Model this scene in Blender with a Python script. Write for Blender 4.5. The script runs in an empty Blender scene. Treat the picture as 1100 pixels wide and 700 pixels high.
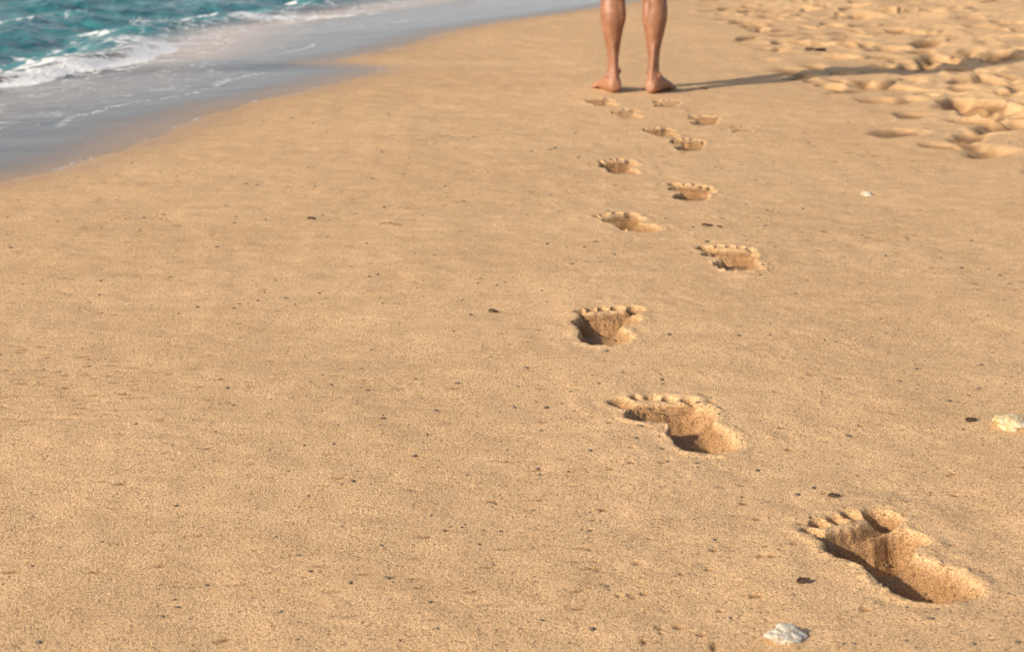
import bpy, bmesh, math, random
import numpy as np
from mathutils import Vector, Matrix
random.seed(7); rng=np.random.RandomState(7)
scene=bpy.context.scene

# ------------------------------------------------------------------ helpers
def smooth(a,b,x):
    t=np.clip((x-a)/(b-a),0,1); return t*t*(3-2*t)
def vnoise(x,y,seed=0):
    xi=np.floor(x).astype(np.int64); yi=np.floor(y).astype(np.int64)
    fx=x-xi; fy=y-yi
    fx=fx*fx*fx*(fx*(fx*6-15)+10); fy=fy*fy*fy*(fy*(fy*6-15)+10)
    def h(a,b):
        n=(a*374761393+b*668265263+seed*1442695041)&0xffffffff
        n=((n^(n>>13))*1274126177)&0xffffffff
        n=(n^(n>>16))&0xffffffff
        return n/4294967295.0*2-1
    return (h(xi,yi)*(1-fx)+h(xi+1,yi)*fx)*(1-fy)+(h(xi,yi+1)*(1-fx)+h(xi+1,yi+1)*fx)*fy
def fbm(x,y,seed=0,o=4):
    s=0;a=1;
    for i in range(o):
        s=s+a*vnoise(x*2**i+i*17.3,y*2**i-i*9.1,seed+i); a*=.5
    return s
def link(ob,parent=None):
    scene.collection.objects.link(ob)
    if parent: ob.parent=parent
    return ob
def seg(*parts):
    out=[]
    for a,b,d in parts:
        n=max(1,int(round((b-a)/d))); out+=list(a+(b-a)*np.arange(n)/n)
    out.append(parts[-1][1]); return out
def geo(start,end,d0,g=1.35):
    out=[];p=start;d=d0;s=1 if end>start else -1
    while abs(end-p)>d:
        p+=s*d;out.append(p);d*=g
    out.append(end); return out
def grid_mesh(name,X,Y,Z,facemask,attrs=None):
    ny,nx=Z.shape
    fj,fi=np.nonzero(facemask)
    v00=fj*nx+fi
    quads=np.stack([v00,v00+1,v00+nx+1,v00+nx],1)
    used,inv=np.unique(quads.ravel(),return_inverse=True)
    XX=np.broadcast_to(X[None,:],(ny,nx)).ravel()[used]; YY=np.broadcast_to(Y[:,None],(ny,nx)).ravel()[used]
    co=np.stack([XX,YY,Z.ravel()[used]],1).astype(np.float32)
    me=bpy.data.meshes.new(name)
    me.vertices.add(len(used)); me.vertices.foreach_set("co",co.ravel())
    nf=len(quads)
    me.loops.add(nf*4); me.loops.foreach_set("vertex_index",inv.ravel().astype(np.int32))
    me.polygons.add(nf); me.polygons.foreach_set("loop_start",(np.arange(nf)*4).astype(np.int32))
    me.update(calc_edges=True)
    me.polygons.foreach_set("use_smooth",np.ones(nf,dtype=bool))
    if attrs:
        for k,a in attrs.items():
            at=me.attributes.new(k,'FLOAT','POINT')
            at.data.foreach_set("value",a.ravel()[used].astype(np.float32))
    me.update()
    return me

# ------------------------------------------------------------------ shoreline
sl=np.array([(-400,-160),(-60,-26),(-20,-11),(0,-4.0),(1.5,-3.2),(3,-2.5),(3.8,-2.05),(4.4,-1.75),(4.88,-1.53),(5.19,-1.353),(5.58,-1.26),(6.15,-1.20),
 (7.0,-1.02),(7.45,-.834),(7.99,-.66),(8.22,-.58),(8.36,-.68),(8.55,-.84),(8.9,-.78),(9.36,-.624),(10.5,-.29),(11.4,.06),(12.36,.58),(14,1.4),(18,3.2),(30,8),(80,30),(400,190)])
ft=np.concatenate([np.linspace(-400,0,400,endpoint=False),np.linspace(0,30,1500,endpoint=False),np.linspace(30,400,400)])
fx=np.interp(ft,sl[:,0],sl[:,1])
k=np.hanning(11);k/=k.sum(); fx2=np.convolve(np.pad(fx,5,mode='edge'),k,'valid')
def shore_s(x,y):
    w=.035*vnoise(y*2.2,y*0,5)+.016*vnoise(y*7,y*0,6)
    return (np.interp(y,ft,fx2)+w-x)*.92

# ------------------------------------------------------------------ sand height field
xs=np.array(sorted(set(geo(-5,-420,.05)))+seg((-5,-1.6,.03),(-1.6,.1,.010),(.1,.72,.0027),(.72,1.2,.007),(1.2,3.6,.012),(3.6,7,.035))+geo(7,420,.08))
ys=np.array(sorted(set(geo(1.2,-420,.04)))+seg((1.2,1.80,.02),(1.80,2.78,.0028),(2.78,3.5,.0045),(3.5,5,.0065),(5,8,.012),(8,14,.022),(14,18,.06))+geo(18,420,.12))
nx,ny=len(xs),len(ys)
X,Y=np.meshgrid(xs,ys)
near=(1-smooth(7,14,np.abs(X)))*(1-smooth(16,26,Y))*smooth(-6,0,Y)
S=shore_s(X,Y)
def land(X,Y,S):
    z=-.045*np.maximum(S,0)-.05*np.maximum(S-1.2,0)*smooth(1.2,3,S)
    z=np.maximum(z,-3.0)
    z=z+.02*np.maximum(-S-3.5,0)*smooth(3.5,8,-S)
    return np.minimum(z,2.5)
Z=land(X,Y,S)
Z+=near*(.010*vnoise(X*.7+3,Y*.55,11)+.0045*vnoise(X*1.9,Y*1.3,12))*(1-.6*smooth(-.2,.3,S))
dry=1-smooth(-.3,.05,S)
Z+=near*dry*(.0026*vnoise(X*5,Y*3.2,13)+.0015*vnoise(X*15,Y*11,14)+.0006*vnoise(X*47,Y*47,15)+.0003*vnoise(X*110,Y*110,16))
# faint swash streaks running with the shore
Z+=near*dry*.0028*vnoise((X+.9*Y)*1.2,(X*.25-Y)*5.5,18)
Z+=near*dry*.0009*vnoise((X+.6*Y)*9,(X*.35-Y)*20,19)

def window(cx,cy,r):
    i0,i1=np.searchsorted(xs,[cx-r,cx+r]); j0,j1=np.searchsorted(ys,[cy-r,cy+r])
    return slice(j0,j1),slice(i0,i1)
# churned, walked-over sand up the beach
XRY=[3.9,4.5,5.0,5.8,7.2,8.9,11,13.4,18,30]; XRX=[3.4,2.3,1.66,1.42,1.42,1.38,1.5,1.6,2.6,8]
xr=np.interp(Y,XRY,XRX)
xrj=xr+.16*vnoise(Y*1.7,X*1.7,21)
churn=smooth(-.05,.9,X-xrj)*smooth(4.4,5.4,Y+.12*(X-1.5))
Z+=near*churn*(.022*fbm(X*1.8,Y*1.8,31,3)+.006*fbm(X*7,Y*7,33,3)+.002*vnoise(X*30,Y*30,35))
damp_shade=np.zeros_like(Z)  # damp tint together with shade painted into hollows
for n in range(680):
    cy=random.uniform(5.0,17) if n>60 else random.uniform(4.9,8)
    ed=float(np.interp(cy,XRY,XRX)); cx=ed-.10+abs(random.gauss(0,1.6))
    L=random.uniform(.08,.17); W=L*random.uniform(.38,.70); D=random.uniform(.014,.044)
    if cx<ed+.3: D*=.6
    a=random.choice((random.gauss(.3,.45),random.gauss(0,1.3))); w=window(cx,cy,.42)
    x=X[w]-cx;y=Y[w]-cy
    if x.size==0: continue
    u=(x*math.cos(a)-y*math.sin(a))/W; v=(x*math.sin(a)+y*math.cos(a))/L
    u=u/(1+.28*np.clip(v,-1.2,1.2))
    r=np.sqrt(u*u+v*v)+.22*vnoise(x*10,y*10,n)+.09*vnoise(x*30,y*30,n+5)
    hole=1-smooth(random.uniform(.2,.55),1.05,r)
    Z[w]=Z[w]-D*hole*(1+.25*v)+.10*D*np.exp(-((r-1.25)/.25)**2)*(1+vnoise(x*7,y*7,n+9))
    damp_shade[w]=np.maximum(damp_shade[w],.88*hole)  # dry dents: hollow shade painted into the sand colour

# footprints -------------------------------------------------------
def caps(p,q,ax,ay,bx,by,r):
    dx,dy=bx-ax,by-ay; t=np.clip(((p-ax)*dx+(q-ay)*dy)/(dx*dx+dy*dy),0,1)
    return np.hypot(p-ax-t*dx,q-ay-t*dy)-r
def smin(a,b,k):
    h=np.clip(.5+.5*(b-a)/k,0,1); return b*(1-h)+a*h-k*h*(1-h)
prints=[ # x, y, heading(deg, + to the right), side, scale, depth
 (.508,2.060,-15,-1,1.24,.056),(.274,2.615,-20,1,1.14,.050),(.197,3.230,6,-1,1.10,.044),(.522,3.842,-2,1,1.08,.040),
 (.311,4.284,-16,-1,1.07,.036),(.520,4.771,6,1,1.05,.034),(.349,5.225,-3,-1,1.04,.032),(.612,5.720,6,1,1.0,.029),
 (.545,6.010,-8,-1,1.0,.024),(.735,6.355,8,1,1.0,.024),(.852,6.100,12,1,.80,.010),(.458,6.520,-6,-1,.95,.016),
 (.378,6.880,-10,-1,1.0,.020),(.634,6.815,8,1,1.0,.016)]
owner=np.full((ny-1,nx-1),-1,dtype=np.int32)
rp=random.Random(11)
for n,(cx,cy,hd,side,sc,D) in enumerate(prints):
    w=window(cx,cy,.26); x=X[w]-cx; y=Y[w]-cy
    a=math.radians(hd)
    q=(x*math.sin(a)+y*math.cos(a))/sc+.135
    p=(x*math.cos(a)-y*math.sin(a))/(sc*1.12)*side      # + = outer side of the foot
    pt,qt=p,q
    p=p+.0028*vnoise(x*45,y*45,60+n)+.0013*vnoise(x*120,y*120,80+n)+.0035*vnoise(x*16,y*16,63+n); q=q+.0028*vnoise(x*38+9,y*38,90+n)+.0012*vnoise(x*130+9,y*130,97+n)
    heel=caps(p,q,.001,.040,.003,.068,.041)
    band=caps(p,q,.008,.06,.018,.165,.033)
    ballf=caps(p,q,-.022,.175,.027,.153,.032)
    body=smin(smin(heel,band,.020),ballf,.016)
    toes=[(-.037,.242,.0170,1.0),(-.0085,.2525,.0112,1.0),(.0125,.2475,.0108,1.0),(.0315,.235,.0098,.95),(.0480,.216,.0096,.9)]
    toes=[(tx+rp.gauss(0,.0012),ty+rp.gauss(0,.003),tr*rp.uniform(.9,1.18),td*rp.uniform(.65,1.1)) for tx,ty,tr,td in toes]
    # deep heel bowl that slopes up through the arch, second hollow under the ball
    fl=.55+.45*np.exp(-((q-.045)/.045)**2)+.38*np.exp(-((q-.178)/.030)**2)*(1+6*np.clip(-p,-.03,.03))
    fl=fl-.16*np.clip(-p-.0,0,.03)/.03*np.exp(-((q-.115)/.03)**2)
    din=np.maximum(-body,0)
    wall=.012+.016*np.clip((x*.8+y*.3)/.09+.2,0,1)
    cut=fl*D*(1-(1-np.clip(din/wall,0,1))**2.0)
    tz=0; tb=body
    pw=pt+.0016*vnoise(x*80,y*80,61+n); qw=qt+.0016*vnoise(x*80,y*80,62+n)
    for (tx,ty,tr,td) in toes:
        d=np.hypot((pw-tx),(qw-ty)*.80)-tr
        tz=np.maximum(tz,D*td*.80*(1-(1-np.clip(-d/(tr*.95),0,1))**1.8))
        tb=np.minimum(tb,d)
    neck=caps(p,q,-.034,.219,.042,.193,.014)
    tz=np.maximum(tz,D*.30*(1-smooth(-.013,.003,neck)))
    tb=np.minimum(tb,neck)
    cut=np.maximum(cut,tz)
    outer=np.maximum(tb,0)
    rim=D*.04*np.exp(-((outer-.008)/.008)**2)*(1+.9*vnoise(x*30,y*30,44+n))*(tb>0)
    rim+=D*.025*np.exp(-((outer-.035)/.02)**2)*(1+vnoise(x*18,y*18,47+n))*(tb>0)
    crumb=.0050*np.maximum(0,vnoise(x*110,y*110,140+n)-.22)*np.exp(-(np.abs(body+.002)/.015)**2)*(1+vnoise(x*15,y*15,150+n))
    crumb+=.0012*vnoise(x*75,y*75,160+n)*(tb<.003)
    fade=1-smooth(.21,.255,np.hypot(x,y))
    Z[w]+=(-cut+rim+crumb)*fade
    damp_shade[w]=np.maximum(damp_shade[w],(1-smooth(-.006,.003,tb))*(.90+.10*vnoise(x*20,y*20,170+n))*min(1,D/.024)*fade)  # damp sand tint plus painted shade so prints read as hollow
    js,is_=w
    sub=owner[js.start:js.stop-1,is_.start:is_.stop-1]; sub[sub<0]=n
# little pock marks in the sand (air holes)
pits=[]
for n in range(680):
    cy=1.75+random.random()**1.2*4.4; cx=random.uniform(-.36,.36)*cy
    if n%4 and pits:
        b=random.choice(pits); cx=b[0]+random.gauss(0,.13); cy=b[1]+random.gauss(0,.10)
    pits.append((cx,cy))
    w=window(cx,cy,.04); r=random.uniform(.0025,.005)*(1+.25*max(0,cy-3))
    x=X[w]-cx;y=Y[w]-cy
    if x.size:
        rr=np.hypot(x,y*1.2)/r; Z[w]+=-.0040*np.exp(-rr**2)
        damp_shade[w]=np.maximum(damp_shade[w],1.5*np.exp(-(rr*.9)**2))  # pock mark centres coloured dark
def ground_z(x,y):
    i=int(np.searchsorted(xs,x)); j=int(np.searchsorted(ys,y)); return float(Z[j,i])

# ------------------------------------------------------------------ materials
def newmat(name):
    m=bpy.data.materials.new(name); m.use_nodes=True; nt=m.node_tree; nt.nodes.clear()
    out=nt.nodes.new("ShaderNodeOutputMaterial"); return m,nt,out
def N(nt,t,**kw):
    n=nt.nodes.new(t)
    for k,v in kw.items(): setattr(n,k,v)
    return n
def noise(nt,vec,scale,detail=3,rough=.5):
    n=N(nt,"ShaderNodeTexNoise"); n.inputs["Scale"].default_value=scale; n.inputs["Detail"].default_value=detail; n.inputs["Roughness"].default_value=rough
    nt.links.new(vec,n.inputs["Vector"]); return n.outputs["Fac"]
def ramp(nt,fac,stops):
    r=N(nt,"ShaderNodeValToRGB"); nt.links.new(fac,r.inputs["Fac"]); e=r.color_ramp.elements
    while len(e)<len(stops): e.new(.5)
    for el,(p,c) in zip(e,stops): el.position=p; el.color=(*c,1) if len(c)==3 else c
    return r.outputs["Color"]
def mix(nt,fac,a,b,mode='MIX'):
    m=N(nt,"ShaderNodeMix",data_type='RGBA',blend_type=mode)
    for s,v in ((0,fac),(6,a),(7,b)):
        if isinstance(v,(int,float)): m.inputs[s].default_value=v
        elif isinstance(v,tuple): m.inputs[s].default_value=(*v,1)
        else: nt.links.new(v,m.inputs[s])
    return m.outputs[2]
def math_(nt,op,a,b=None,clamp=False):
    m=N(nt,"ShaderNodeMath",operation=op); m.use_clamp=clamp
    for s,v in ((0,a),(1,b)):
        if v is None: continue
        if isinstance(v,(int,float)): m.inputs[s].default_value=v
        else: nt.links.new(v,m.inputs[s])
    return m.outputs[0]
def attr(nt,name):
    a=N(nt,"ShaderNodeAttribute"); a.attribute_name=name; return a.outputs["Fac"]

# sand
sand,nt,out=newmat("packed_sand")
geo_=N(nt,"ShaderNodeNewGeometry"); P=geo_.outputs["Position"]
big=noise(nt,P,1.1,3,.6); mid=noise(nt,P,13,3,.65); grain=noise(nt,P,520,1,.6); grain2=noise(nt,P,210,2,.75)
col=ramp(nt,big,[(.3,(.61,.390,.200)),(.7,(.78,.520,.285))])
col=mix(nt,.5,col,ramp(nt,mid,[(.3,(.60,.385,.198)),(.7,(.80,.535,.292))]))
col=mix(nt,.95,col,ramp(nt,grain,[(.28,(.40,.35,.31)),(.5,(1,1,1)),(.72,(1.38,1.36,1.31))]),'MULTIPLY')
col=mix(nt,.95,col,ramp(nt,grain2,[(.32,(.54,.49,.45)),(.46,(1,1,1)),(.70,(1.17,1.17,1.17))]),'MULTIPLY')
vor=N(nt,"ShaderNodeTexVoronoi"); vor.inputs["Scale"].default_value=105; nt.links.new(P,vor.inputs["Vector"])
sp=math_(nt,'LESS_THAN',vor.outputs["Distance"],.26)
rnd=N(nt,"ShaderNodeSeparateColor"); nt.links.new(vor.outputs["Color"],rnd.inputs[0])
sp=math_(nt,'MULTIPLY',sp,math_(nt,'LESS_THAN',rnd.outputs[0],.12))
col=mix(nt,math_(nt,'MULTIPLY',sp,.68),col,(.16,.10,.06))
wet=attr(nt,"wet"); damp_shade_fac=attr(nt,"damp_shade")
col=mix(nt,math_(nt,'MINIMUM',damp_shade_fac,1.0),col,mix(nt,1.0,col,(.44,.37,.31),'MULTIPLY'))  # hollows: damp tint and painted shade multiply the sand colour
col=mix(nt,math_(nt,'MAXIMUM',math_(nt,'MULTIPLY',math_(nt,'SUBTRACT',damp_shade_fac,1.0),1.6),0.0),col,(.12,.085,.06))
col=mix(nt,wet,col,mix(nt,1.0,col,(.70,.70,.76),'MULTIPLY'))
bs=N(nt,"ShaderNodeBsdfPrincipled"); nt.links.new(col,bs.inputs["Base Color"])
rr=N(nt,"ShaderNodeMapRange"); rr.inputs[3].default_value=.85; rr.inputs[4].default_value=.32; nt.links.new(wet,rr.inputs[0]); nt.links.new(rr.outputs[0],bs.inputs["Roughness"])
bs.inputs["Specular IOR Level"].default_value=.3
b1=N(nt,"ShaderNodeBump"); b1.inputs["Distance"].default_value=.0013; nt.links.new(math_(nt,'SUBTRACT',1.0,math_(nt,'MULTIPLY',wet,.9)),b1.inputs["Strength"])
hh=math_(nt,'ADD',math_(nt,'MULTIPLY',grain,1.1),math_(nt,'MULTIPLY',grain2,1.3))
nt.links.new(hh,b1.inputs["Height"]); nt.links.new(b1.outputs[0],bs.inputs["Normal"]); nt.links.new(bs.outputs[0],out.inputs[0])

# ------------------------------------------------------------------ sand objects
wetA=smooth(-.24,.16,S+.05*vnoise(X*4,Y*4,70))
me=grid_mesh("sand_beach",xs,ys,Z,owner<0,{"wet":wetA,"damp_shade":damp_shade}); me.materials.append(sand)
link(bpy.data.objects.new("sand_beach",me))
for n in range(len(prints)):
    m_=grid_mesh("footprint",xs,ys,Z,owner==n,{"wet":wetA,"damp_shade":damp_shade}); m_.materials.append(sand)
    link(bpy.data.objects.new("footprint",m_))

# ------------------------------------------------------------------ water
wx=np.array(sorted(set(geo(-7,-420,.08)))+seg((-7,-4.5,.04),(-4.5,1,.014),(1,4,.05))+geo(4,200,.1))
wy=np.array(sorted(set(geo(3.5,-420,.08)))+seg((3.5,6,.03),(6,14,.016),(14,18,.05))+geo(18,420,.1))
WX,WY=np.meshgrid(wx,wy); WS=shore_s(WX,WY)
base=land(WX,WY,WS)
wn=(1-smooth(10,25,-WX))*(1-smooth(20,40,WY))
smoothland=base+ (.010*vnoise(WX*.7+3,WY*.55,11)+.0045*vnoise(WX*1.9,WY*1.3,12))*(1-.6*smooth(-.2,.3,WS))*((1-smooth(7,14,np.abs(WX)))*(1-smooth(16,26,WY))*smooth(-6,0,WY))
thick=-.0015+.0055*smooth(-.10,.30,WS)+.012*smooth(.3,1.2,WS)
c1=np.interp(WY,[5,6.5,7.3,7.7,8.0,8.4,9.0,9.4,10.1,11.4,12.5,14,18,30],[-6,-4.6,-3.3,-2.75,-2.35,-2.12,-1.95,-1.9,-1.98,-1.98,-1.72,-1.2,.2,3.5])
c1=c1+.07*vnoise(WY*3,WX*0,77)+.03*vnoise(WY*9,WX*0,78)
dC=(c1-WX)            # >0 : seaward of the breaker line
deep=smooth(-.05,.40,dC)
wlevel=np.maximum(smoothland+thick,-.10)
z=wlevel
crest=.026*np.exp(-((dC-.12)/.12)**2)+.022*np.exp(-((dC-.40)/.3)**2)
amp=smooth(-.05,.5,dC)
z=z+wn*crest*smooth(7.2,7.9,WY)*(1-.6*smooth(9.3,10.5,WY))
wv=.030*np.sin((dC*5.2)+1.2*vnoise(WX*.9,WY*.9,51))+.024*fbm(WX*2.2,WY*1.5,52,4)+.020*(1-np.abs(vnoise(WX*4.5,WY*3.2,55)))+.009*(1-np.abs(vnoise(WX*11,WY*8,56)))
z=z+wn*amp*wv
z=z+wn*(1-amp)*.0015*fbm(WX*5,WY*4,58,3)*smooth(.1,.6,WS)
# foam
lace=fbm(WX*4,WY*3.2,91,4); lace2=1-np.abs(fbm(WX*7,WY*6,95,3))*2.2
f=1.15*np.exp(-((dC-.02+.07*lace)/.10)**2)*smooth(7.0,7.6,WY)*(1-.6*smooth(9.4,10.2,WY))
f=np.maximum(f,.85*smooth(-.1,.6,lace2)*np.exp(-((dC-.28)/.30)**2)*(1-.4*smooth(9.5,10.5,WY)))
l2=np.exp(-((dC-.75+.2*vnoise(WY*1.1,WX*.5,98))/.18)**2)*smooth(-.4,.3,lace)
l3=np.exp(-((dC-1.9+.3*vnoise(WY*.9,WX*.5,99))/.2)**2)*smooth(-.3,.5,lace)
f=np.maximum(f,np.maximum(l2,l3)*smooth(0,.6,lace2+.2))
f=np.maximum(f,.95*np.exp(-((WY-12.6-.3*(WX+2))/.40)**2)*smooth(-3.2,-2.4,WX)*(1-smooth(-1.2,-.8,WX))*smooth(-.3,.4,lace2))
f=np.maximum(f,.44*np.exp(-((WS-.05)/.016)**2)*smooth(-.3,.4,vnoise(WY*5,WX*0,101)))
f=np.maximum(f,.42*smooth(.15,.8,lace2)*smooth(.25,.7,WS)*(1-deep)*smooth(-.5,.4,vnoise(WX*1.2,WY*.8,103)))
f=np.maximum(f,.50*np.exp(-((WS-.55-.1*vnoise(WY*1.5,WX*0,107))/.035)**2)*smooth(-.3,.3,vnoise(WY*2,WX,108)))
f=np.maximum(f,.58*smooth(0,.7,lace2)*smooth(-.6,-.1,dC)*(1-smooth(-.1,.1,dC))*smooth(7,8,WY))
brown=smooth(-.75,-.15,dC)*(1-deep)*smooth(8.2,9.3,WY)+.25*smooth(.5,.9,WS)*(1-deep)
film_a=.25*smooth(-.06,.05,WS)+.75*smooth(.0,.45,WS+.06*vnoise(WX*3,WY*3,111))
fm=(WS[:-1,:-1]>-.14)
wm=grid_mesh("sea_water",wx,wy,z,fm,{"deep":deep,"foam":f,"murk":brown,"film":film_a})
water,nt,out=newmat("sea_water")
geo_=N(nt,"ShaderNodeNewGeometry"); P=geo_.outputs["Position"]
deepA=attr(nt,"deep"); foamA=attr(nt,"foam"); murk=attr(nt,"murk"); filmA=attr(nt,"film")
bump=N(nt,"ShaderNodeBump"); bump.inputs["Distance"].default_value=.02
wh=math_(nt,'ADD',noise(nt,P,9,3,.6),math_(nt,'MULTIPLY',noise(nt,P,32,3,.6),.4)); nt.links.new(wh,bump.inputs["Height"]); nt.links.new(math_(nt,'ADD',math_(nt,'MULTIPLY',deepA,.8),.05),bump.inputs["Strength"])
tr=N(nt,"ShaderNodeBsdfTransparent"); tr.inputs[0].default_value=(.98,.98,.98,1)
gl=N(nt,"ShaderNodeBsdfGlossy"); gl.inputs["Roughness"].default_value=.10; gl.inputs[0].default_value=(1,1,1,1); nt.links.new(bump.outputs[0],gl.inputs["Normal"])
fr=N(nt,"ShaderNodeFresnel"); fr.inputs[0].default_value=1.38; nt.links.new(bump.outputs[0],fr.inputs["Normal"])
film=N(nt,"ShaderNodeMixShader"); nt.links.new(math_(nt,'MULTIPLY',fr.outputs[0],filmA),film.inputs[0]); nt.links.new(tr.outputs[0],film.inputs[1]); nt.links.new(gl.outputs[0],film.inputs[2])
dp=N(nt,"ShaderNodeBsdfPrincipled"); dp.inputs["Roughness"].default_value=.12; dp.inputs["IOR"].default_value=1.33; dp.inputs["Specular IOR Level"].default_value=.4
tcol=ramp(nt,noise(nt,P,4,4,.65),[(.35,(.018,.105,.125)),(.62,(.06,.26,.265))])
dcol=mix(nt,deepA,(.50,.34,.23),tcol); nt.links.new(dcol,dp.inputs["Base Color"]); nt.links.new(bump.outputs[0],dp.inputs["Normal"])
body=N(nt,"ShaderNodeMixShader"); nt.links.new(math_(nt,'MAXIMUM',deepA,math_(nt,'MULTIPLY',murk,.8)),body.inputs[0]); nt.links.new(film.outputs[0],body.inputs[1]); nt.links.new(dp.outputs[0],body.inputs[2])
fo=N(nt,"ShaderNodeBsdfPrincipled"); fo.inputs["Base Color"].default_value=(.86,.87,.87,1); fo.inputs["Roughness"].default_value=.7
fb=N(nt,"ShaderNodeBump"); fb.inputs["Distance"].default_value=.02; fb.inputs["Strength"].default_value=.5; nt.links.new(noise(nt,P,40,3,.7),fb.inputs["Height"]); nt.links.new(fb.outputs[0],fo.inputs["Normal"])
fn=math_(nt,'ADD',foamA,math_(nt,'MULTIPLY',math_(nt,'SUBTRACT',noise(nt,P,30,4,.7),.5),1.7))
ff=N(nt,"ShaderNodeMapRange"); ff.interpolation_type='SMOOTHSTEP'; ff.inputs[1].default_value=.34; ff.inputs[2].default_value=.78; nt.links.new(fn,ff.inputs[0])
fin=N(nt,"ShaderNodeMixShader"); nt.links.new(math_(nt,'MULTIPLY',ff.outputs[0],math_(nt,'MULTIPLY',math_(nt,'GREATER_THAN',foamA,.03),.94)),fin.inputs[0]); nt.links.new(body.outputs[0],fin.inputs[1]); nt.links.new(fo.outputs[0],fin.inputs[2])
nt.links.new(fin.outputs[0],out.inputs[0])
wm.materials.append(water); link(bpy.data.objects.new("sea_water",wm))

# ------------------------------------------------------------------ simple materials
def simple(name,c1,c2,scale,rough=.7,bump=0,sss=0):
    m,nt,out=newmat(name); tc=N(nt,"ShaderNodeTexCoord"); nz=noise(nt,tc.outputs["Object"],scale,4,.6)
    b=N(nt,"ShaderNodeBsdfPrincipled"); nt.links.new(ramp(nt,nz,[(.3,c1),(.7,c2)]),b.inputs["Base Color"]); b.inputs["Roughness"].default_value=rough
    if bump:
        bb=N(nt,"ShaderNodeBump"); bb.inputs["Distance"].default_value=bump; nt.links.new(noise(nt,tc.outputs["Object"],scale*3,4,.6),bb.inputs["Height"]); nt.links.new(bb.outputs[0],b.inputs["Normal"])
    if sss: b.inputs["Subsurface Weight"].default_value=sss; b.inputs["Subsurface Radius"].default_value=(.01,.004,.002)
    nt.links.new(b.outputs[0],out.inputs[0]); return m
skin=simple("tanned_skin",(.22,.096,.050),(.36,.172,.094),24,.5,.0014)
# feet are dusted with pale sand near the ground
nt=skin.node_tree; pb=[n for n in nt.nodes if n.type=='BSDF_PRINCIPLED'][0]; src=pb.inputs["Base Color"].links[0].from_socket
g_=N(nt,"ShaderNodeNewGeometry"); sz=N(nt,"ShaderNodeSeparateXYZ"); nt.links.new(g_.outputs["Position"],sz.inputs[0])
mr=N(nt,"ShaderNodeMapRange"); mr.inputs[1].default_value=.0; mr.inputs[2].default_value=.09; mr.inputs[3].default_value=.65; mr.inputs[4].default_value=0; nt.links.new(sz.outputs[2],mr.inputs[0])
nt.links.new(mix(nt,mr.outputs[0],src,(.46,.24,.145)),pb.inputs["Base Color"])
cloth_s=simple("shorts_cloth",(.03,.05,.10),(.05,.07,.13),30,.85,.001)
cloth_t=simple("shirt_cloth",(.62,.62,.60),(.72,.72,.70),30,.85,.001)
hairm=simple("dark_hair",(.02,.013,.009),(.05,.03,.02),90,.6,.002)
eyew=simple("eye_white",(.75,.75,.73),(.8,.8,.78),5,.2)
eyed=simple("iris",(.03,.02,.01),(.05,.03,.02),5,.2)
coral=simple("bleached_coral",(.50,.42,.30),(.74,.70,.62),70,.8,.004)
coral_y=simple("yellowish_coral",(.50,.34,.13),(.74,.66,.48),50,.8,.004)
dark=simple("dark_grit",(.08,.06,.045),(.22,.17,.12),70,.8,.001)
leafm=simple("dead_leaf",(.06,.03,.015),(.15,.08,.035),80,.7,.001)
woodm=simple("dry_twig",(.18,.10,.05),(.28,.17,.09),90,.8,.001)

# ------------------------------------------------------------------ figure
def loft(bm,rings,n=28):
    prev=None
    for c,rx,ry,ux,uy in rings:
        c=Vector(c);ux=Vector(ux);uy=Vector(uy)
        vs=[bm.verts.new(c+ux*(rx*math.cos(2*math.pi*k/n))+uy*(ry*math.sin(2*math.pi*k/n))) for k in range(n)]
        if prev:
            for k in range(n): bm.faces.new((prev[k],prev[(k+1)%n],vs[(k+1)%n],vs[k]))
        else: bm.faces.new(list(reversed(vs)))
        prev=vs
    bm.faces.new(prev)
def hrings(lst): return [((x,y,z),rx,ry,(1,0,0),(0,1,0)) for (x,y,z,rx,ry) in lst]
def ball(bm,c,r,sc=(1,1,1),rot=None):
    mat=Matrix.Translation(c)@(rot.to_4x4() if rot else Matrix.Identity(4))@Matrix.Diagonal((*sc,1))
    bmesh.ops.create_uvsphere(bm,u_segments=20,v_segments=14,radius=r,matrix=mat)
def bone(bm,a,b,ra,rb,n=18):
    a=Vector(a);b=Vector(b); d=(b-a).normalized(); u=d.orthogonal().normalized(); v=d.cross(u)
    rs=[]
    for k in range(4): t=math.pi/2*k/4; rs.append((a-d*ra*math.cos(t),max(ra*math.sin(t),ra*.05),max(ra*math.sin(t),ra*.05),u,v))
    rs.append((a,ra,ra,u,v)); rs.append((b,rb,rb,u,v))
    for k in range(1,5): t=math.pi/2*k/4; rs.append((b+d*rb*math.sin(t),max(rb*math.cos(t),rb*.05),max(rb*math.cos(t),rb*.05),u,v))
    loft(bm,rs,n)
def finish(bm,name,mat,parent,voxel=None,sm=4):
    bmesh.ops.recalc_face_normals(bm,faces=bm.faces)
    me=bpy.data.meshes.new(name); bm.to_mesh(me); bm.free()
    ob=link(bpy.data.objects.new(name,me),parent); me.materials.append(mat)
    if voxel:
        r=ob.modifiers.new("remesh",'REMESH'); r.mode='VOXEL'; r.voxel_size=voxel; r.use_smooth_shade=True
        s=ob.modifiers.new("smooth",'SMOOTH'); s.iterations=sm; s.factor=.5
    for p in me.polygons: p.use_smooth=True
    return ob
man=bpy.data.objects.new("man",None); man.location=(.525,7.28,0); link(man)
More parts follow.
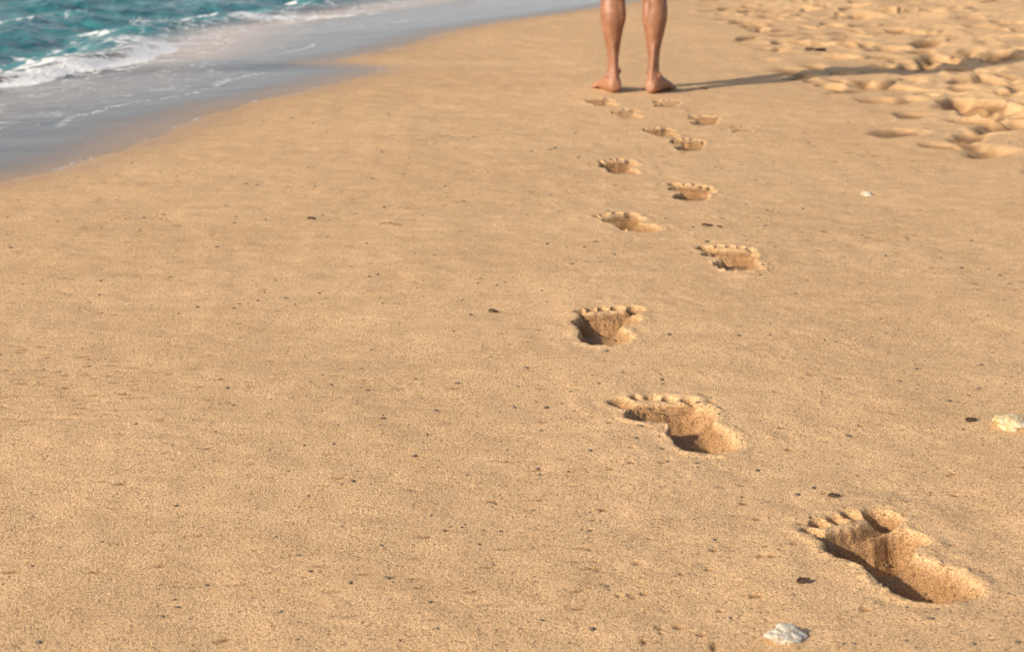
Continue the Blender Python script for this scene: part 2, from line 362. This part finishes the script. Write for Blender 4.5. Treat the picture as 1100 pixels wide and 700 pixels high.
# local coordinates: x right, y forward (away from camera), z up
bm=bmesh.new()
def leg(side,hx,hy,head,hipx):
    a=math.radians(head); d=Vector((math.sin(a),math.cos(a),0)); r=Vector((math.cos(a),-math.sin(a),0)); up=Vector((0,0,1))
    H=Vector((hx,hy,-.006))
    secs=[(.004,.018,.016,.030),(.012,.026,.026,.032),(.028,.0325,.036,.036),(.05,.034,.043,.043),(.08,.034,.043,.043),(.11,.037,.036,.037),(.14,.043,.029,.030),(.17,.048,.022,.024),(.195,.048,.016,.018),(.21,.042,.011,.014)]
    rs=[]
    for s,hw,hh,cz in secs:
        off=-.006*side*smooth(.1,.2,s)
        rs.append((H+d*s+r*float(off)+up*cz,hw,hh,r,up))
    loft(bm,rs)
    for (lx,ly,rad,ln) in ((-.030,.205,.0135,.034),(-.006,.208,.0095,.030),(.012,.203,.009,.026),(.027,.195,.0085,.023),(.040,.184,.0085,.019)):
        p0=H+d*ly+r*(side*lx)+up*.016; p1=p0+d*ln+up*(-.006)
        bone(bm,p0-d*.02,p1,rad*.95,rad)
    A=H+d*.048; kn=Vector((hx*.45+hipx*.55+.004*side,.040,.49)); hip=Vector((hipx,.02,.90))
    def cx(zz,back=0,lat=0):
        if zz<.49: t=zz/.49; p=A.lerp(kn,t)
        else: t=(zz-.49)/.41; p=kn.lerp(hip,t)
        return (p.x+lat*side,p.y-back,zz)
    L=[(.055,.029,.040,.004,0),(.085,.0262,.037,.006,0),(.11,.0240,.0330,.003,0),(.14,.0248,.034,.001,0),(.18,.0295,.039,.001,0),(.22,.037,.045,.006,.001),(.26,.0455,.053,.012,.002),
       (.30,.0525,.059,.017,.003),(.335,.0555,.061,.019,.003),(.37,.0550,.060,.016,.002),(.41,.052,.056,.010,0),(.45,.050,.054,.004,0),(.49,.051,.057,-.004,0),(.53,.056,.061,-.002,0),(.58,.063,.068,0,0),(.66,.073,.077,0,0),(.74,.081,.086,0,0),(.82,.086,.093,0,0),(.90,.084,.092,0,0)]
    loft(bm,hrings([(*cx(zz,bk,lt),rx,ry) for zz,rx,ry,bk,lt in L]))
    ball(bm,Vector(cx(.325,.042,-.024)),.030,(1,.95,2.3)); ball(bm,Vector(cx(.345,.040,.024)),.027,(1,.95,2.1))
    bone(bm,H+d*.016+up*.035,Vector(cx(.21,.036)),.0110,.013)
    ball(bm,A+r*(-.028*side)+up*.088+d*.006,.0125,(.9,1.1,1.2)); ball(bm,A+r*(.027*side)+up*.076,.0125,(.9,1.1,1.2))
    ball(bm,Vector(cx(.49,-.045)),.028,(1,.6,1.2))
leg(-1,-.072,-.075,-16,-.092)
leg(1,.068,-.105,26,.10)
loft(bm,hrings([(0,.02,.84,.11,.085),(0,.015,.88,.155,.11),(0,.012,.93,.168,.118),(0,.015,1.0,.155,.105),(0,.02,1.08,.140,.096),(0,.02,1.16,.148,.102),(0,.018,1.24,.162,.110),(0,.015,1.31,.175,.112),(0,.012,1.38,.176,.100),(0,.010,1.43,.150,.080),(0,.008,1.465,.09,.062),(0,.010,1.49,.062,.058)]),32)
ball(bm,Vector((-.07,-.055,.91)),.075,(1,.8,1)); ball(bm,Vector((.07,-.055,.91)),.075,(1,.8,1))
bone(bm,(0,.005,1.45),(0,.025,1.56),.058,.054)
for s in (-1,1):
    sh=Vector((.185*s,.01,1.395)); el=Vector((.245*s,-.02,1.10)); wr=Vector((.265*s,.035,.855))
    ball(bm,sh,.058); bone(bm,sh,el,.048,.037); bone(bm,el,wr,.040,.025)
    ball(bm,el.lerp(wr,.25),.040,(1,1,1.7))
    dn=(wr-el).normalized(); kc=wr+dn*.075
    ball(bm,wr+dn*.045,.030,(.55,1.35,1.6))
    for k,(fy,l) in enumerate(((.027,.068),(.010,.077),(-.008,.071),(-.025,.056))):
        p0=kc+Vector((0,fy,0)); p1=p0+dn*l*.45+Vector((-.006*s,0,0)); p2=p1+dn*l*.32+Vector((-.012*s,0,0)); p3=p2+dn*l*.2+Vector((-.014*s,0,0))
        bone(bm,p0-dn*.03,p1,.0088,.0082,12); bone(bm,p1,p2,.0082,.0076,12); bone(bm,p2,p3,.0076,.007,12)
    t0=wr+dn*.025+Vector((0,.025,0)); t1=t0+Vector((-.008*s,.027,-.030)); t2=t1+Vector((-.006*s,.010,-.030))
    bone(bm,t0,t1,.013,.010,12); bone(bm,t1,t2,.010,.0085,12)
hc=Vector((0,.035,1.665))
ball(bm,hc,.1,(.76,.93,1.1)); ball(bm,hc+Vector((0,.028,-.05)),.07,(.78,.85,.95)); ball(bm,hc+Vector((0,.072,-.092)),.02,(1.2,.8,.8))
bone(bm,hc+Vector((0,.088,.008)),hc+Vector((0,.108,-.028)),.008,.013,12)
ball(bm,hc+Vector((0,.090,-.058)),.015,(1.5,.6,.35)); ball(bm,hc+Vector((0,.088,-.068)),.015,(1.3,.6,.4))
for s in (-1,1):
    ball(bm,hc+Vector((.077*s,-.005,-.012)),.026,(.35,.75,1.15)); ball(bm,hc+Vector((.03*s,.084,.018)),.014,(1.3,.5,.4))
finish(bm,"body",skin,man,.0045,4)
bm=bmesh.new()
for s in (-1,1):
    ball(bm,hc+Vector((.030*s,.078,.004)),.0125)
finish(bm,"eyes",eyew,man)
bm=bmesh.new()
for s in (-1,1): ball(bm,hc+Vector((.030*s,.0885,.004)),.0045)
finish(bm,"irises",eyed,man)
bm=bmesh.new(); ball(bm,hc+Vector((0,-.014,.018)),.105,(.79,.93,1.06)); ball(bm,hc+Vector((0,-.045,-.03)),.07,(.98,.75,1.0))
for v in bm.verts:
    if v.co.y>hc.y+.06: v.co.y=hc.y+.06
finish(bm,"hair",hairm,man,.006,3)
bm=bmesh.new()
loft(bm,hrings([(0,.012,.80,.155,.115),(0,.012,.86,.178,.130),(0,.010,.93,.182,.132),(0,.015,1.0,.166,.118),(0,.016,1.02,.162,.114)]),40)
for s in (-1,1):
    loft(bm,hrings([(.092*s,.035,.56,.088,.092),(.090*s,.03,.66,.092,.098),(.086*s,.022,.76,.098,.108),(.082*s,.015,.86,.098,.118)]),32)
finish(bm,"shorts",cloth_s,man,.007,3)
bm=bmesh.new()
loft(bm,hrings([(0,.014,.95,.180,.128),(0,.016,1.04,.166,.116),(0,.02,1.12,.160,.112),(0,.018,1.24,.176,.122),(0,.015,1.32,.190,.122),(0,.012,1.39,.190,.110),(0,.010,1.44,.160,.090),(0,.008,1.475,.098,.074),(0,.010,1.482,.076,.066)]),40)
for s in (-1,1): bone(bm,(.185*s,.01,1.395),(.222*s,-.01,1.20),.068,.056)
finish(bm,"t_shirt",cloth_t,man,.007,3)

# ------------------------------------------------------------------ small things on the sand
def rock(name,x,y,sx,sy,sz,mat,seed,rz=0,lift=.25):
    bm=bmesh.new(); bmesh.ops.create_icosphere(bm,subdivisions=5,radius=1)
    co=np.array([v.co[:] for v in bm.verts])
    d=1+.20*vnoise(co[:,0]*1.3+seed,co[:,1]*1.3+co[:,2]*1.7,seed)+.08*vnoise(co[:,0]*3.5+co[:,2]*2,co[:,1]*3.5-co[:,2]*2,seed+1)+.03*vnoise(co[:,0]*9+co[:,2]*7,co[:,1]*9-co[:,2]*5,seed+2)
    for v,k in zip(bm.verts,d): v.co*=float(k); v.co.x*=sx; v.co.y*=sy; v.co.z*=sz
    ob=finish(bm,name,mat,None); ob.location=(x,y,ground_z(x,y)+sz*lift); ob.rotation_euler=(.1,.15,rz); return ob
rock("coral_stone",.325,1.796,.026,.018,.011,coral,3,.35)
rock("coral_stone",.825,2.600,.030,.024,.016,coral_y,9,-.4)
rock("seashell",1.033,4.755,.020,.013,.009,coral,15,.2)
def leaf(name,x,y,l,w,rz,mat):
    bm=bmesh.new(); n=9; rows=[]
    for i in range(n):
        t=i/(n-1); hw=w*math.sin(math.pi*min(1,.04+t*.94))**.8*(1+.25*math.sin(i*2.3)); 
        rows.append([bm.verts.new(((t-.5)*l,k*hw,.002+.35*w*abs(k)+.25*w*math.sin(t*5+k))) for k in (-1,-.5,0,.5,1)])
    for a,b in zip(rows,rows[1:]):
        for k in range(4): bm.faces.new((a[k],b[k],b[k+1],a[k+1]))
    ob=finish(bm,name,mat,None); ob.location=(x,y,ground_z(x,y)); ob.rotation_euler=(.15,-.1,rz)
    m=ob.modifiers.new("thick",'SOLIDIFY'); m.thickness=.001
    return ob
leaf("dry_leaf",-.530,4.31,.022,.007,.2,leafm)
leaf("dry_leaf",-.039,3.34,.020,.007,-.3,leafm)
leaf("dry_leaf",.372,1.962,.020,.006,.5,leafm)
leaf("dry_leaf",.470,2.275,.018,.005,.1,leafm)
leaf("dry_leaf",.505,4.22,.026,.008,-.1,leafm)
leaf("dry_leaf",.535,4.20,.014,.006,.6,leafm)
leaf("dry_leaf",1.66,9.15,.12,.03,.2,leafm)
leaf("dry_leaf",.85,7.35,.03,.012,.2,leafm)
leaf("dry_leaf",.765,2.63,.022,.006,.4,leafm)
bm=bmesh.new(); pts=[(0,0,.004),(.02,.004,.007),(.043,-.006,.005),(.06,-.022,.004)]
for a,b in zip(pts,pts[1:]): bone(bm,a,b,.0014,.0012,8)
bone(bm,(.02,.004,.007),(.03,.018,.005),.001,.0007,8)
tw=finish(bm,"twig",woodm,None); tw.location=(-.345,4.24,ground_z(-.345,4.24))
bm=bmesh.new()
lst=[]
for n in range(850):
    if n<80 or random.random()<.35:
        y=1.75+random.random()**1.2*5; x=random.uniform(-.37,.37)*y
    else:
        b=random.choice(lst); x=b[0]+random.gauss(0,.11); y=b[1]+random.gauss(0,.08)
    lst.append((x,y))
    if y<1.6 or y>8 or float(shore_s(np.array([x]),np.array([y]))[0])>-.1: continue
    r=random.choice((.0012,.0015,.002,.0026)) if random.random()<.9 else .0036
    r*=1+.15*max(0,y-2.5)
    mm=Matrix.Translation((x,y,ground_z(x,y)+r*.1))@Matrix.Rotation(random.random()*6,4,'Z')@Matrix.Diagonal((1.5,1,.6,1))
    bmesh.ops.create_icosphere(bm,subdivisions=2,radius=r,matrix=mm)
finish(bm,"pebbles",dark,None)

# ------------------------------------------------------------------ light, sky, camera
el=math.radians(26); hd=Vector((.82,.57,0)).normalized()
d=Vector((hd.x*math.cos(el),hd.y*math.cos(el),-math.sin(el)))
sun=bpy.data.lights.new("sun",'SUN'); sun.energy=5; sun.angle=math.radians(1.0); sun.color=(1,.87,.69)
so=link(bpy.data.objects.new("sun",sun)); so.rotation_euler=d.to_track_quat('-Z','Y').to_euler(); so.location=(-5,-5,6)
w=bpy.data.worlds.new("World"); scene.world=w; w.use_nodes=True; nt=w.node_tree
bg=nt.nodes["Background"]; sky=nt.nodes.new("ShaderNodeTexSky"); sky.sky_type='NISHITA'; sky.sun_disc=False
sky.sun_elevation=el; sky.sun_rotation=math.atan2(-hd.x,-hd.y)%(2*math.pi); sky.dust_density=3.0; sky.air_density=1.0
# pale band added low in the sky to brighten wet-sand reflections
tc=nt.nodes.new("ShaderNodeTexCoord"); sx=nt.nodes.new("ShaderNodeSeparateXYZ"); nt.links.new(tc.outputs["Generated"],sx.inputs[0])
mr=nt.nodes.new("ShaderNodeMapRange"); mr.interpolation_type='SMOOTHSTEP'; mr.inputs[1].default_value=.02; mr.inputs[2].default_value=.42; mr.inputs[3].default_value=.85; mr.inputs[4].default_value=0
nt.links.new(sx.outputs[2],mr.inputs[0])
sky_band=mix(nt,mr.outputs[0],sky.outputs[0],(4.9,4.95,5.1)); nt.links.new(sky_band,bg.inputs[0]); bg.inputs[1].default_value=.13
cam=bpy.data.cameras.new("camera"); co=link(bpy.data.objects.new("camera",cam)); scene.camera=co
cam.sensor_width=36; cam.lens=58.25; cam.clip_end=2000; cam.clip_start=.05
co.location=(0,0,.85); co.rotation_euler=(math.radians(90-14.76),0,0)
cam.dof.use_dof=True; cam.dof.focus_distance=2.7; cam.dof.aperture_fstop=9
scene.view_settings.view_transform='Standard'; scene.view_settings.look='None'; scene.view_settings.exposure=0
